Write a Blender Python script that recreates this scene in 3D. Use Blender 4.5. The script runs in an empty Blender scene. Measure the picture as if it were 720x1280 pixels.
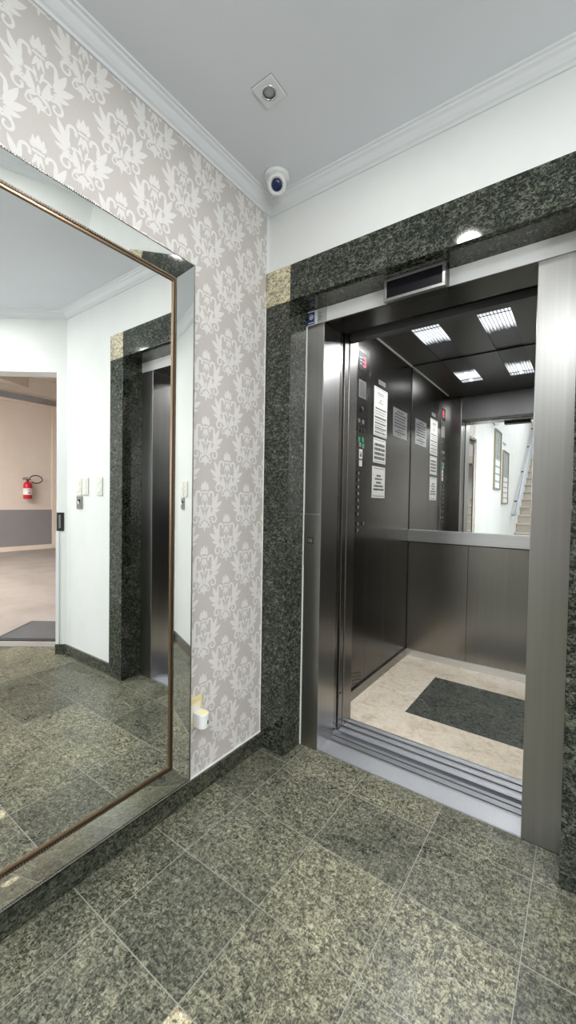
import bpy, bmesh, math, random
from mathutils import Vector, Matrix
random.seed(4)
PI = math.pi
sc = bpy.context.scene
C = sc.collection

# ------------------------------------------------------------------ camera, world, exposure
CAM = Vector((1.2287, -1.4977, 1.17))
yaw, pit, rol = 0.6257, 0.025, 0.0161
fwd = Vector((-math.sin(yaw)*math.cos(pit), math.cos(yaw)*math.cos(pit), -math.sin(pit)))
rt = Vector((math.cos(yaw), math.sin(yaw), 0)); up = rt.cross(fwd)
R_ = math.cos(rol)*rt + math.sin(rol)*up
U_ = -math.sin(rol)*rt + math.cos(rol)*up
cd = bpy.data.cameras.new('camera'); co = bpy.data.objects.new('camera', cd); C.objects.link(co)
co.matrix_world = Matrix(((R_.x, U_.x, -fwd.x, CAM.x), (R_.y, U_.y, -fwd.y, CAM.y), (R_.z, U_.z, -fwd.z, CAM.z), (0, 0, 0, 1)))
cd.sensor_fit = 'VERTICAL'; cd.sensor_height = 36.0; cd.lens = 513.333/1280*36.0
cd.clip_start = 0.02; cd.clip_end = 60
sc.camera = co
w = bpy.data.worlds.new('world'); sc.world = w; w.use_nodes = True
w.node_tree.nodes['Background'].inputs[0].default_value = (0.8, 0.88, 1, 1)
w.node_tree.nodes['Background'].inputs[1].default_value = 0.3
vs = sc.view_settings
vs.view_transform = 'Standard'; vs.look = 'None'; vs.gamma = 1.0; vs.use_curve_mapping = False
vs.exposure = 0.12

def area(name, loc, sx, sy, power, col=(1, 1, 1), rot=(0, 0, 0), shape='RECTANGLE', spread=PI):
    l = bpy.data.lights.new(name, 'AREA'); l.shape = shape; l.size = sx
    if shape == 'RECTANGLE': l.size_y = sy
    l.energy = power; l.color = col; l.spread = spread
    o = bpy.data.objects.new(name, l); C.objects.link(o); o.location = loc; o.rotation_euler = rot
    return o
# lobby spotlights, added fill as panel and window, unseen stairwell and garage lamps
area('lobby_light', (0.72, -0.72, 2.50), .10, 0, 5.5, (1, .98, .95), shape='DISK')
area('lobby_light', (2.05, -0.78, 2.50), .10, 0, 9, (1, .98, .95), shape='DISK')
area('lobby_fill_light', (1.45, -2.30, 2.52), 1.15, 1.05, 36, (.96, .985, 1))  # added fill for the general light of the lobby
area('right_fill_light', (2.925, -2.45, 1.62), 1.1, 1.5, 34, (.93, .97, 1), rot=(0, PI/2, 0))  # added side fill in front of the made-up window
area('stair_light', (1.4, -5.6, 4.5), 2.2, 3.0, 105, (.96, .98, 1))
area('garage_light', (5.6, -1.8, 3.3), 2.6, 2.6, 420, (1, .96, .92))

for lx in (.424, .795, 1.168):      # the tubes of the three cab lamps
    for ly in (1.00, 1.10, 1.20):
        area('cab_lamp_light', (lx, ly, 2.2185), .012, .012, 2.0, (.97, .98, 1))

# ------------------------------------------------------------------ materials
def mat(name, col, rough=.5, metal=0., spec=.5):
    m = bpy.data.materials.new(name); m.use_nodes = True
    b = m.node_tree.nodes['Principled BSDF']
    b.inputs['Base Color'].default_value = (*col, 1); b.inputs['Roughness'].default_value = rough
    b.inputs['Metallic'].default_value = metal; b.inputs['Specular IOR Level'].default_value = spec
    return m
def nd(m, t, **k):
    n = m.node_tree.nodes.new(t)
    for a, v in k.items(): setattr(n, a, v)
    return n
def lk(m, a, b): m.node_tree.links.new(a, b)
def bsdf(m): return m.node_tree.nodes['Principled BSDF']
def coords(m, scale=(1, 1, 1), rot=(0, 0, 0), loc=(0, 0, 0)):
    tc = nd(m, 'ShaderNodeTexCoord'); mp = nd(m, 'ShaderNodeMapping')
    mp.inputs['Scale'].default_value = scale; mp.inputs['Rotation'].default_value = rot; mp.inputs['Location'].default_value = loc
    lk(m, tc.outputs['Object'], mp.inputs['Vector']); return mp.outputs['Vector']
def noise(m, vec, s, det=3, rough=.6, dist=0.):
    n = nd(m, 'ShaderNodeTexNoise'); n.inputs['Scale'].default_value = s; n.inputs['Detail'].default_value = det
    n.inputs['Roughness'].default_value = rough; n.inputs['Distortion'].default_value = dist
    lk(m, vec, n.inputs['Vector']); return n.outputs['Fac']
def ramp(m, fac, stops, interp='LINEAR'):
    r = nd(m, 'ShaderNodeValToRGB'); r.color_ramp.interpolation = interp
    while len(r.color_ramp.elements) < len(stops): r.color_ramp.elements.new(.5)
    for e, (p, c) in zip(r.color_ramp.elements, stops):
        e.position = p; e.color = (*c, 1) if len(c) == 3 else c
    lk(m, fac, r.inputs['Fac']); return r.outputs['Color']
def mixc(m, fac, a, b, mode='MIX'):
    x = nd(m, 'ShaderNodeMix', data_type='RGBA', blend_type=mode)
    if isinstance(fac, float): x.inputs[0].default_value = fac
    else: lk(m, fac, x.inputs[0])
    for i, v in ((6, a), (7, b)):
        if isinstance(v, tuple): x.inputs[i].default_value = (*v, 1)
        else: lk(m, v, x.inputs[i])
    return x.outputs[2]
def mth(m, op, a, b=None, c=None):
    x = nd(m, 'ShaderNodeMath', operation=op)
    for i, v in enumerate((a, b, c)):
        if v is None: continue
        if isinstance(v, (int, float)): x.inputs[i].default_value = v
        else: lk(m, v, x.inputs[i])
    return x.outputs[0]
def bump(m, h, s, d=.01):
    b = nd(m, 'ShaderNodeBump'); b.inputs['Strength'].default_value = s; b.inputs['Distance'].default_value = d
    lk(m, h, b.inputs['Height']); lk(m, b.outputs['Normal'], bsdf(m).inputs['Normal'])

def granite(name, dark, mid, light, rough, scale=1., tiles=False, rot=(.3, .2, .7)):
    m = mat(name, mid, rough, 0, .5)
    v = coords(m, (scale, scale*.55, scale), rot)
    v2 = coords(m, (scale*.55, scale, scale), (1.1, .5, .2))
    f1 = noise(m, v, 95, 3, .62, 1.4); f2 = noise(m, v2, 75, 3, .6, 1.2)
    c1 = ramp(m, f1, [(.40, dark), (.5, mid), (.60, light)])
    c2 = ramp(m, f2, [(.41, dark), (.51, mid), (.64, light)])
    c = mixc(m, .5, c1, c2)
    big = noise(m, coords(m), 5.5, 5, .65, .6)
    bc = ramp(m, big, [(.3, (.66, .68, .69)), (.5, (1, 1, 1)), (.72, (1.32, 1.30, 1.22))])
    c = mixc(m, 1., c, bc, 'MULTIPLY')
    if tiles:
        tc = nd(m, 'ShaderNodeTexCoord'); sx = nd(m, 'ShaderNodeSeparateXYZ'); lk(m, tc.outputs['Object'], sx.inputs[0])
        gx = mth(m, 'DIVIDE', mth(m, 'SUBTRACT', sx.outputs[0], .18), .3155)
        gy = mth(m, 'DIVIDE', mth(m, 'ADD', sx.outputs[1], .022), .2885)
        cb = nd(m, 'ShaderNodeCombineXYZ'); lk(m, mth(m, 'FLOOR', gx), cb.inputs[0]); lk(m, mth(m, 'FLOOR', gy), cb.inputs[1])
        wn = nd(m, 'ShaderNodeTexWhiteNoise'); lk(m, cb.outputs[0], wn.inputs['Vector'])
        tv = ramp(m, wn.outputs['Value'], [(0, (.60, .62, .61)), (.5, (.86, .86, .84)), (1, (1.16, 1.14, 1.05))])
        c = mixc(m, 1., c, tv, 'MULTIPLY')
        def edge(g, pitch):
            fr = mth(m, 'FRACT', g); return mth(m, 'MULTIPLY', mth(m, 'MINIMUM', fr, mth(m, 'SUBTRACT', 1., fr)), pitch)
        e = mth(m, 'MINIMUM', edge(gx, .3155), edge(gy, .2885))
        gl = mth(m, 'LESS_THAN', e, .0013)
        c = mixc(m, gl, c, (.30, .30, .25))
        st = noise(m, coords(m, (1, 1, 1), (0, 0, .4), (3, 1, 0)), 4.2, 6, .75, .3)
        c = mixc(m, ramp(m, st, [(.66, (0, 0, 0)), (.78, (.45,)*3)]), c, (.42, .42, .38))
        rr = ramp(m, big, [(.3, (.22,)*3), (.7, (.42,)*3)]); lk(m, rr, bsdf(m).inputs['Roughness'])
        bump(m, mth(m, 'ADD', mth(m, 'MULTIPLY', f1, .3), mth(m, 'MULTIPLY', gl, -1.)), .10, .003)
    lk(m, c, bsdf(m).inputs['Base Color'])
    return m
M = {}
M['floor'] = granite('green_granite_tiles', (.026, .030, .022), (.135, .135, .098), (.45, .435, .325), .3, 1.4, True)
M['granite'] = granite('polished_green_granite', (.004, .006, .004), (.017, .021, .016), (.15, .16, .125), .06, .95)
M['granite_base'] = granite('green_granite_skirting', (.012, .015, .011), (.042, .047, .034), (.13, .135, .095), .15, 1.)
M['cream_granite'] = granite('speckled_cream_granite', (.10, .075, .04), (.56, .50, .33), (.80, .74, .56), .2, .9)
M['inlay_dark'] = granite('dark_green_granite_inlay', (.025, .03, .026), (.062, .070, .060), (.15, .16, .13), .25, .9)
def wallmat(name, col, rough=.75, amp=.03):
    m = mat(name, col, rough, 0, .3)
    f = noise(m, coords(m), 2.2, 5, .6)
    lo = tuple(c*(1-amp*2) for c in col); lk(m, ramp(m, f, [(.3, lo), (.6, col)]), bsdf(m).inputs['Base Color'])
    bump(m, noise(m, coords(m), 160, 3), .05, .003); return m
M['white'] = wallmat('white_wall_paint', (.80, .815, .80))
M['ceil'] = wallmat('white_ceiling_paint', (.73, .755, .80), .8, .02)
M['crown'] = mat('white_plaster_moulding', (.76, .78, .80), .5)
M['caulk'] = mat('white_caulk_line', (.82, .82, .78), .6)
M['peach'] = wallmat('peach_garage_paint', (.80, .73, .67), .8)
M['peach_light'] = wallmat('light_peach_paint', (.86, .76, .68), .8)
M['grey_paint'] = wallmat('grey_wainscot_paint', (.30, .29, .31), .7)
M['gar_floor'] = wallmat('brown_garage_concrete', (.36, .325, .305), .5, .10)
M['beige'] = wallmat('beige_garage_ceiling', (.72, .66, .60), .8)
def paper(name, col, rough):
    m = mat(name, col, rough, 0, .3)
    f = noise(m, coords(m, (1, 30, 400)), 4, 2); lk(m, ramp(m, f, [(.35, tuple(c*.93 for c in col)), (.65, col)]), bsdf(m).inputs['Base Color']); return m
M['paper_bg'] = paper('taupe_satin_wallpaper', (.56, .53, .50), .5)
M['paper_fg'] = paper('white_damask_print', (.76, .74, .715), .6)
def steel(name, col, rough, vertical=True, amp=.05):
    m = mat(name, col, rough, 1.0)
    sc_ = (70, 70, .6) if vertical else (.8, .8, 110)
    f = noise(m, coords(m, sc_), 1, 3, .6)
    lk(m, ramp(m, f, [(.3, tuple(c*(1-amp) for c in col)), (.7, tuple(c*(1+amp) for c in col))]), bsdf(m).inputs['Base Color'])
    return m
M['steel'] = steel('brushed_stainless_steel', (.385, .38, .365), .30)
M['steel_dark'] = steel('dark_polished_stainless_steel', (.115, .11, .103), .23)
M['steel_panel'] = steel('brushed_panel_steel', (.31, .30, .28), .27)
M['steel_door'] = steel('satin_door_steel', (.27, .262, .25), .26)
M['alu'] = steel('bright_aluminium', (.80, .81, .83), .30, False, .05)
M['sill'] = steel('grooved_sill_aluminium', (.72, .73, .76), .38, False, .06)
M['header'] = mat('satin_white_header', (.94, .94, .92), .35, .15)
M['transom'] = mat('matt_grey_steel', (.10, .10, .098), .5, .4)
M['cab_ceiling'] = mat('dark_bronze_ceiling_panel', (.045, .042, .036), .35)
M['black'] = mat('black_gap', (.006, .006, .007), .5)
M['black_glass'] = mat('black_display_glass', (.003, .003, .005), .35, 0, .2)
M['mirror'] = mat('silvered_mirror_glass', (.93, .945, .935), .0, 1.)
M['mirror_cab'] = mat('cab_mirror_glass', (.90, .91, .90), .0, 1.)
M['mirror_dk'] = mat('bevelled_mirror_glass', (.80, .82, .80), .02, 1.)
M['bronze'] = mat('antique_gold_bead_moulding', (.30, .215, .14), .35, 1.)
M['picture_frame'] = mat('pale_gold_picture_frame', (.42, .38, .28), .4, .8)
M['bead'] = mat('silvery_beads', (.62, .58, .50), .25, 1.)
M['dark_metal'] = mat('dark_metal_edging', (.05, .05, .055), .3, .9)
M['chrome'] = mat('polished_chrome', (.75, .75, .77), .12, 1.)
M['marble'] = mat('cream_marble', (.6, .5, .38), .22)
mm = M['marble']
f = noise(mm, coords(mm, (1, 1, 1), (0, 0, .5)), 9, 8, .7, 1.5); g = noise(mm, coords(mm), 60, 4, .7, 1.)
c = ramp(mm, f, [(.3, (.60, .51, .38)), (.48, (.80, .71, .57)), (.7, (.88, .82, .70))])
c = mixc(mm, 1., c, ramp(mm, g, [(.3, (.80, .76, .70)), (.55, (1, 1, 1))]), 'MULTIPLY'); lk(mm, c, bsdf(mm).inputs['Base Color'])
M['joint'] = mat('stone_joint', (.36, .30, .22), .7)
M['plastic_white'] = mat('white_plastic', (.82, .83, .82), .3)
M['plastic_cream'] = mat('cream_plastic', (.80, .76, .62), .4)
M['plastic_yellow'] = mat('yellowed_plastic', (.80, .68, .36), .4)
M['plastic_ivory'] = mat('ivory_switch_plastic', (.74, .74, .66), .4)
M['grey_plate'] = mat('grey_metal_plate', (.27, .265, .24), .4, .6)
M['lens_blue'] = mat('dark_blue_camera_lens', (.008, .02, .08), .08)
M['grey'] = mat('grey_plastic', (.38, .39, .40), .4)
M['red'] = mat('red_enamel', (.62, .015, .04), .3)
M['rubber'] = mat('black_rubber', (.03, .03, .03), .6)
M['mat_grey'] = wallmat('dark_grey_mat_pile', (.115, .115, .12), .95, .1)
M['ramp_grey'] = mat('grey_threshold_stone', (.25, .245, .24), .6)
M['sheet'] = mat('white_notice_sheet', (.54, .535, .50), .35)
M['ink'] = mat('black_ink', (.03, .03, .035), .5)
M['plate'] = mat('engraved_aluminium_plate', (.36, .36, .35), .3, .8)
M['plate_light'] = mat('pale_silver_plate', (.60, .60, .59), .4, .3)
M['blue'] = mat('royal_blue_print', (.02, .05, .20), .3)
M['green'] = mat('green_button_print', (.03, .22, .11), .4)
M['print_grey'] = mat('grey_green_print', (.34, .37, .36), .5)
M['pic_white'] = mat('white_pane_print', (.82, .83, .86), .4)
M['stair'] = wallmat('beige_stair_stone', (.55, .50, .44), .6, .08)
M['rail'] = mat('grey_blue_painted_rail', (.42, .47, .52), .35)
def emis(name, col, s):
    m = mat(name, (.02, .02, .02), .4); b = bsdf(m); b.inputs['Emission Color'].default_value = (*col, 1); b.inputs['Emission Strength'].default_value = s; return m
M['led_red'] = emis('red_lit_segments', (1, .05, .12), 2.2)
M['led_dim'] = emis('grey_lit_segments', (.6, .6, .65), .35)
M['night'] = emis('yellow_night_lamp', (1, .85, .25), .9)
M['fill_window_glow'] = emis('added_window_glow', (.93, .97, 1), 1.5)  # glowing pane of the added window
M['lamp'] = emis('lit_lamp_disc', (1, .98, .95), 8.)
M['fill_panel'] = emis('added_fill_panel', (.97, .99, 1), 3.)  # meant for the added ceiling panel
# lens of the cab lamps: prismatic cells lit from tubes above the front part
m = emis('prismatic_lit_lens', (.9, .95, 1), 1.); M['lens'] = m
tc = nd(m, 'ShaderNodeTexCoord'); sx = nd(m, 'ShaderNodeSeparateXYZ'); lk(m, tc.outputs['Object'], sx.inputs[0])
cx_ = mth(m, 'ABSOLUTE', mth(m, 'SINE', mth(m, 'MULTIPLY', sx.outputs[0], PI/.018)))
cy_ = mth(m, 'ABSOLUTE', mth(m, 'SINE', mth(m, 'MULTIPLY', sx.outputs[1], PI/.020)))
cell = mth(m, 'ADD', mth(m, 'MULTIPLY', mth(m, 'MULTIPLY', cx_, cy_), 1.8), .14)
n1 = noise(m, coords(m, (60, 3.5, 1)), 1.6, 2, .5)
yy = mth(m, 'ADD', sx.outputs[1], mth(m, 'MULTIPLY', n1, .14))
glow = ramp(m, mth(m, 'DIVIDE', mth(m, 'SUBTRACT', yy, .93), .70), [(0, (.8,)*3), (.17, (.55,)*3), (.26, (1.,)*3), (.44, (1.,)*3), (.58, (.012,)*3), (1., (.006,)*3)])
lk(m, mth(m, 'MULTIPLY', mth(m, 'MULTIPLY', glow, cell), 1.35), bsdf(m).inputs['Emission Strength'])

# ------------------------------------------------------------------ mesh helpers
def BM(): return bmesh.new()
def box(bm, x0, x1, y0, y1, z0, z1, mi=0, T=None):
    vs_ = [bm.verts.new((x, y, z)) for x in (x0, x1) for y in (y0, y1) for z in (z0, z1)]
    for q in ((0, 1, 3, 2), (4, 6, 7, 5), (0, 4, 5, 1), (2, 3, 7, 6), (0, 2, 6, 4), (1, 5, 7, 3)):
        f_ = bm.faces.new([vs_[i] for i in q]); f_.material_index = mi
    if T is not None: bmesh.ops.transform(bm, matrix=T, verts=vs_)
    return vs_
def poly(bm, pts, mi=0):
    f_ = bm.faces.new([bm.verts.new(p) for p in pts]); f_.material_index = mi; return f_
def prism(bm, pts, axis, a, b, mi=0):
    """extrude a 2-D outline along one axis ('x','y','z')"""
    def P(p, t): return {'x': (t, p[0], p[1]), 'y': (p[0], t, p[1]), 'z': (p[0], p[1], t)}[axis]
    A = [bm.verts.new(P(p, a)) for p in pts]; B = [bm.verts.new(P(p, b)) for p in pts]
    n = len(pts); fs = [bm.faces.new(A), bm.faces.new(B[::-1])]
    for i in range(n): fs.append(bm.faces.new((A[i], B[i], B[(i+1) % n], A[(i+1) % n])))
    for f_ in fs: f_.material_index = mi
    return A+B
def lathe(bm, prof, o=(0, 0, 0), seg=28, T=None, mi=0):
    rings = []; vv = []
    for r, z in prof:
        if r < 1e-5: rings.append([bm.verts.new((0, 0, z))]); vv += rings[-1]; continue
        rings.append([bm.verts.new((r*math.cos(2*PI*k/seg), r*math.sin(2*PI*k/seg), z)) for k in range(seg)]); vv += rings[-1]
    for a, b in zip(rings, rings[1:]):
        for k in range(seg):
            k2 = (k+1) % seg
            q = [a[k % len(a)], a[k2 % len(a)], b[k2 % len(b)], b[k % len(b)]]
            u = []
            for x in q:
                if x not in u: u.append(x)
            if len(u) > 2:
                f_ = bm.faces.new(u); f_.material_index = mi; f_.smooth = True
    MT = Matrix.Translation(o) @ (T if T is not None else Matrix.Identity(4))
    bmesh.ops.transform(bm, matrix=MT, verts=vv); return vv
def tube(bm, pts, r, seg=10, mi=0):
    pts = [Vector(p) for p in pts]; rings = []
    for i, p in enumerate(pts):
        d = (pts[min(i+1, len(pts)-1)] - pts[max(i-1, 0)]).normalized()
        a = Vector((0, 0, 1)) if abs(d.z) < .9 else Vector((1, 0, 0))
        u = d.cross(a).normalized(); v = d.cross(u)
        rings.append([bm.verts.new(p + r*(math.cos(2*PI*k/seg)*u + math.sin(2*PI*k/seg)*v)) for k in range(seg)])
    for a, b in zip(rings, rings[1:]):
        for k in range(seg):
            f_ = bm.faces.new((a[k], a[(k+1) % seg], b[(k+1) % seg], b[k])); f_.smooth = True; f_.material_index = mi
    for rg in (rings[0], rings[-1][::-1]): bm.faces.new(rg).material_index = mi
def obj(name, bm, m, parent=None, bev=0, recalc=True):
    if recalc: bmesh.ops.recalc_face_normals(bm, faces=bm.faces[:])
    me = bpy.data.meshes.new(name); bm.to_mesh(me); bm.free()
    for x in (m if isinstance(m, (list, tuple)) else [m]): me.materials.append(M[x])
    o = bpy.data.objects.new(name, me); C.objects.link(o)
    if parent:
        o.parent = parent
        if parent.type == 'EMPTY': o.location = -Vector(parent.location)      # geometry is written in world metres
    if bev:
        md = o.modifiers.new('bevel', 'BEVEL'); md.width = bev; md.segments = 2; md.limit_method = 'ANGLE'
    return o
def boxo(name, b, m, parent=None, bev=0):
    bm = BM(); box(bm, *b); return obj(name, bm, m, parent, bev)
def thing(name, label, cat, loc, group=None):
    o = bpy.data.objects.new(name, None); C.objects.link(o); o.location = loc; o.empty_display_size = .05
    o['label'] = label; o['category'] = cat
    if group: o['group'] = group
    return o
def tag(o, label, cat, group=None, kind=None):
    o['label'] = label; o['category'] = cat
    if group: o['group'] = group
    if kind: o['kind'] = kind
    return o
def struct(o, label=None, cat=None):
    o['kind'] = 'structure'
    if label: o['label'] = label; o['category'] = cat
    return o

# ------------------------------------------------------------------ key sizes (metres)
A_, B_ = .1388, 1.1955          # opening between the granite pilasters
BO = 1.338                      # outer edge of the right pilaster
HL, HT = 2.0655, 2.224          # soffit and top of the granite lintel
YJ = .1386                      # plane of the steel jambs
J1, J2, HJ = .2363, 1.0775, 1.9992
XL, XR, YB, ZC = .1335, 1.44, 1.608, 2.221   # cab inside
CZ = 2.54                       # lobby ceiling
WX = 1.945                      # right end of the lift wall
DE = Vector((.8, -.6, 0)); DN = Vector((.6, .8, 0)); P0 = Vector((WX, .02, 0))   # angled wall: along, outwards
def dg(e, off=0, z=0): return tuple(P0 + DE*e + DN*off + Vector((0, 0, z)))
RX = P0.x + .8*1.25; RY = P0.y - .6*1.25      # where the angled wall ends

# ------------------------------------------------------------------ room shell
bm = BM(); ft = .04
poly(bm, [(0, -9.7, 0), (RX, -9.7, 0), (RX, RY, 0), dg(.98), dg(.98, .13), dg(.077, .13), dg(.077), (WX, .02, 0), (B_, .02, 0), (B_, YJ, 0), (A_, YJ, 0), (A_, .02, 0), (0, .02, 0)])
r = bmesh.ops.extrude_face_region(bm, geom=bm.faces[:]); bmesh.ops.translate(bm, vec=(0, 0, -ft), verts=[v for v in r['geom'] if isinstance(v, bmesh.types.BMVert)])
floor = struct(obj('floor', bm, 'floor'), 'floor of speckled green granite tiles with pale joints', 'floor')
boxo('inlay_tile', (.497, .547, -.940, -.890, 0, .0012), 'cream_granite', floor)

bm = BM(); box(bm, -.1, RX+.1, -2.9, .12, CZ, CZ+.08)
struct(obj('ceiling', bm, 'ceil'), 'smooth white lobby ceiling', 'ceiling')
bm = BM(); box(bm, -.1, RX+.1, -9.8, -2.9, 4.7, 4.8); box(bm, -.1, RX+.1, -2.9, -2.82, CZ+.08, 4.7)
struct(obj('ceiling', bm, 'ceil'), 'high white ceiling over the stairwell', 'ceiling')

bm = BM(); box(bm, -.1, 0, -2.13, .02, 0, CZ+.08); box(bm, -.1, -.025, -9.7, -2.13, 0, 4.7)
wl = struct(obj('wall_left', bm, 'white'), 'white left wall, papered near the lift', 'wall')
bm = BM(); prism(bm, [(-.0, HT), (BO, HT), (BO, 0), (WX, 0), (WX, CZ), (-.0, CZ)], 'y', .02, .12)
struct(obj('wall_front', bm, 'white'), 'white wall around the granite lift surround', 'wall')
# angled wall with the garage doorway
bm = BM()
def dbox(bm, e0, e1, o0, o1, z0, z1, mi=0):
    v = [bm.verts.new(dg(e, o, z)) for e in (e0, e1) for o in (o0, o1) for z in (z0, z1)]
    for q in ((0, 1, 3, 2), (4, 6, 7, 5), (0, 4, 5, 1), (2, 3, 7, 6), (0, 2, 6, 4), (1, 5, 7, 3)):
        bm.faces.new([v[i] for i in q]).material_index = mi
    return v
dbox(bm, 0, .077, 0, .13, 0, CZ); dbox(bm, .98, 1.25, 0, .13, 0, CZ); dbox(bm, .077, .98, 0, .13, 2.10, CZ)
struct(obj('wall_angled', bm, 'white'), 'white angled wall with the doorway to the garage', 'wall')
bm = BM(); box(bm, RX, RX+.1, -9.7, RY, 0, 4.7)
struct(obj('wall_right', bm, 'white'), 'plain white right wall of the lobby', 'wall')
wn = boxo('fill_window_1', (RX-.012, RX-.002, -3.25, -1.65, 1.02, 2.22), 'fill_window_glow'); struct(wn, 'glowing window added to the right wall of the lobby for fill light', 'window')  # unseen window, put in to brighten walls and ceiling from the side
bm = BM()
for b in ((-3.30, -1.60, .97, 1.03), (-3.30, -1.60, 2.21, 2.27), (-3.30, -3.24, 1.03, 2.21), (-1.66, -1.60, 1.03, 2.21), (-2.47, -2.43, 1.03, 2.21)): box(bm, RX-.022, RX-.001, b[0], b[1], b[2], b[3])
obj('fill_window_frame', bm, 'crown', wn, .003)
bm = BM(); box(bm, -.1, RX+.1, -9.8, -9.7, 0, 4.7)
struct(obj('wall_back', bm, 'white'), 'white end wall behind the stairs', 'wall')

# crown moulding swept round the ceiling
path = [(0, -2.9), (0, .02), (WX, .02), dg(1.25)[:2], (RX, -2.9)]
prof = [(0, 2.488), (.008, 2.488), (.010, 2.497), (.018, 2.501), (.026, 2.510), (.033, 2.522), (.043, 2.527), (.046, 2.533), (.054, 2.534), (.056, CZ), (0, CZ)]
bm = BM(); rings = []
for i, p in enumerate(path):
    p = Vector(p)
    ns = []
    for a, b in ((i-1, i), (i, i+1)):
        if a < 0 or b >= len(path): continue
        d = (Vector(path[b]) - Vector(path[a])).normalized(); ns.append(Vector((d.y, -d.x)))
    n = ns[0] if len(ns) == 1 else (ns[0]+ns[1])/(1+ns[0].dot(ns[1]))
    rings.append([bm.verts.new((p.x+n.x*r_, p.y+n.y*r_, z)) for r_, z in prof])
for a, b in zip(rings, rings[1:]):
    for k in range(len(prof)): bm.faces.new((a[k], a[(k+1) % len(prof)], b[(k+1) % len(prof)], b[k]))
bm.faces.new(rings[0]); bm.faces.new(rings[-1])
struct(obj('trim_1', bm, 'crown'), 'white stepped crown moulding round the ceiling', 'moulding')

def base(name, b, label, T=None):
    bm = BM(); box(bm, *b); o = struct(obj(name, bm, 'granite_base', None, .002), label, 'skirting'); return o
bl = base('baseboard_left', (0, .016, -2.13, .0, 0, .072), 'dark granite skirting under the wallpaper')
boxo('caulk_line', (0, .006, -2.13, 0, .072, .0765), 'caulk', bl)
bf = base('baseboard_front', (BO, WX-.004, .004, .02, 0, .072), 'dark granite skirting right of the lift')
bm = BM(); dbox(bm, .002, .077, -.016, 0, 0, .072); dbox(bm, .98, 1.25, -.016, 0, 0, .072)
struct(obj('baseboard_angled', bm, 'granite_base'), 'short dark granite skirting beside the garage doorway', 'skirting')
struct(obj('baseboard_back', (lambda b: (box(b, -.025, -.01, -4.9, -2.13, 0, .07), b)[1])(BM()), 'granite_base'), 'dark granite skirting along the white wall to the stairs', 'skirting')

# shaft round the cab
bm = BM()
box(bm, -.16, -.06, .12, 1.95, -.3, 2.7); box(bm, 1.62, 1.72, .12, 1.95, -.3, 2.7); box(bm, -.16, 1.72, 1.85, 1.95, -.3, 2.7)
box(bm, -.16, 1.72, .12, 1.95, 2.6, 2.7); box(bm, -.16, 1.72, .14, 1.95, -.4, -.3); box(bm, 1.34, 1.62, .12, .2, -.3, 2.6); box(bm, -.1, .02, .125, .2, 0, 2.6); box(bm, -.1, 1.7, .17, .2, 2.2, 2.6)
struct(obj('wall_shaft', bm, 'black'), 'dark lift shaft behind the doorway', 'wall')

# ------------------------------------------------------------------ damask wallpaper (print modelled as thin relief of the paper)
PY0, PY1, PZ0, PZ1 = -1.28, -.0005, .0765, 2.492
bm = BM(); box(bm, 0, .0006, PY0, PY1, PZ0, PZ1, 0)
shapes = []
def leaf(x0, z0, x1, z1, w, bend=0, n=8, tip=.62):
    """pointed acanthus leaf from base to tip"""
    a = Vector((x0, z0)); b = Vector((x1, z1)); d = b-a; nrm = Vector((-d.y, d.x)).normalized(); L_, R2 = [], []
    for i in range(n+1):
        t = i/n; c_ = a + d*t + nrm*bend*math.sin(PI*t)
        ww = w*.43*(math.sin(PI*min(1, t**.8))**.8 if 0 < t < 1 else 0)
        L_.append(c_+nrm*ww); R2.append(c_-nrm*ww)
    return L_[:-1]+[b]+R2[1:-1][::-1]
def arc(cx, cz, r0, r1, a0, a1, w0, w1, n=14):
    """scroll: a ribbon that winds from radius r0 to r1"""
    O, I = [], []
    for i in range(n+1):
        t = i/n; a = math.radians(a0+(a1-a0)*t); r_ = r0+(r1-r0)*t; w_ = (w0+(w1-w0)*t)/2
        O.append(Vector((cx+(r_+w_)*math.cos(a), cz+(r_+w_)*math.sin(a)))); I.append(Vector((cx+(r_-w_)*math.cos(a), cz+(r_-w_)*math.sin(a))))
    return ('strip', O, I)
half = [
    leaf(.004, .165, .014, .196, .014, -.003), leaf(.008, .162, .021, .180, .009, -.003),
    leaf(.005, .150, .017, .116, .010, -.002),
    arc(.034, .146, .013, .011, 215, -10, .009, .009), leaf(.046, .152, .041, .116, .014, .002),
    leaf(.037, .098, .075, .157, .024, -.004), leaf(.038, .092, .096, .121, .025, -.003), leaf(.038, .083, .083, .086, .018, -.003), leaf(.036, .077, .064, .068, .011, -.002),
    leaf(.056, .112, .062, .140, .010),
    arc(.021, .084, .017, .017, 185, 40, .004, .009), leaf(.009, .048, .026, .100, .022, -.005), leaf(.006, .092, .013, .116, .009),
    leaf(.022, .050, .040, .078, .014, .003),
    arc(.048, .047, .020, .007, 140, -240, .009, .006, 20), leaf(.016, .060, .040, .066, .009),
    leaf(.002, .050, .032, .032, .014, .003), arc(.024, .024, .009, .008, 100, 430, .005, .004, 14), leaf(.002, .040, .014, .012, .013), arc(.007, .022, .008, .006, 0, 300, .004, .004, 10)]
mid_ = [leaf(0, .164, 0, .202, .020), [Vector(p) for p in ((-.017, .152), (.017, .152), (.015, .158), (-.015, .158))],
        leaf(0, .148, 0, .112, .011), leaf(0, .046, 0, .078, .012), leaf(0, .044, 0, -.002, .014)]
def emit(bm, sh, oy, oz, x, flip):
    s = -1 if flip else 1
    def V(p): return bm.verts.new((x, min(PY1, max(PY0, oy+s*p.x)), min(PZ1, max(PZ0, oz+p.y))))
    if isinstance(sh, tuple):
        O = [V(p) for p in sh[1]]; I = [V(p) for p in sh[2]]
        for i in range(len(O)-1):
            bm.faces.new((O[i], O[i+1], I[i+1], I[i])).material_index = 1
    else:
        # fan of quads keeps the outline clean
        bm.faces.new([V(p) for p in sh]).material_index = 1
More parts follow.
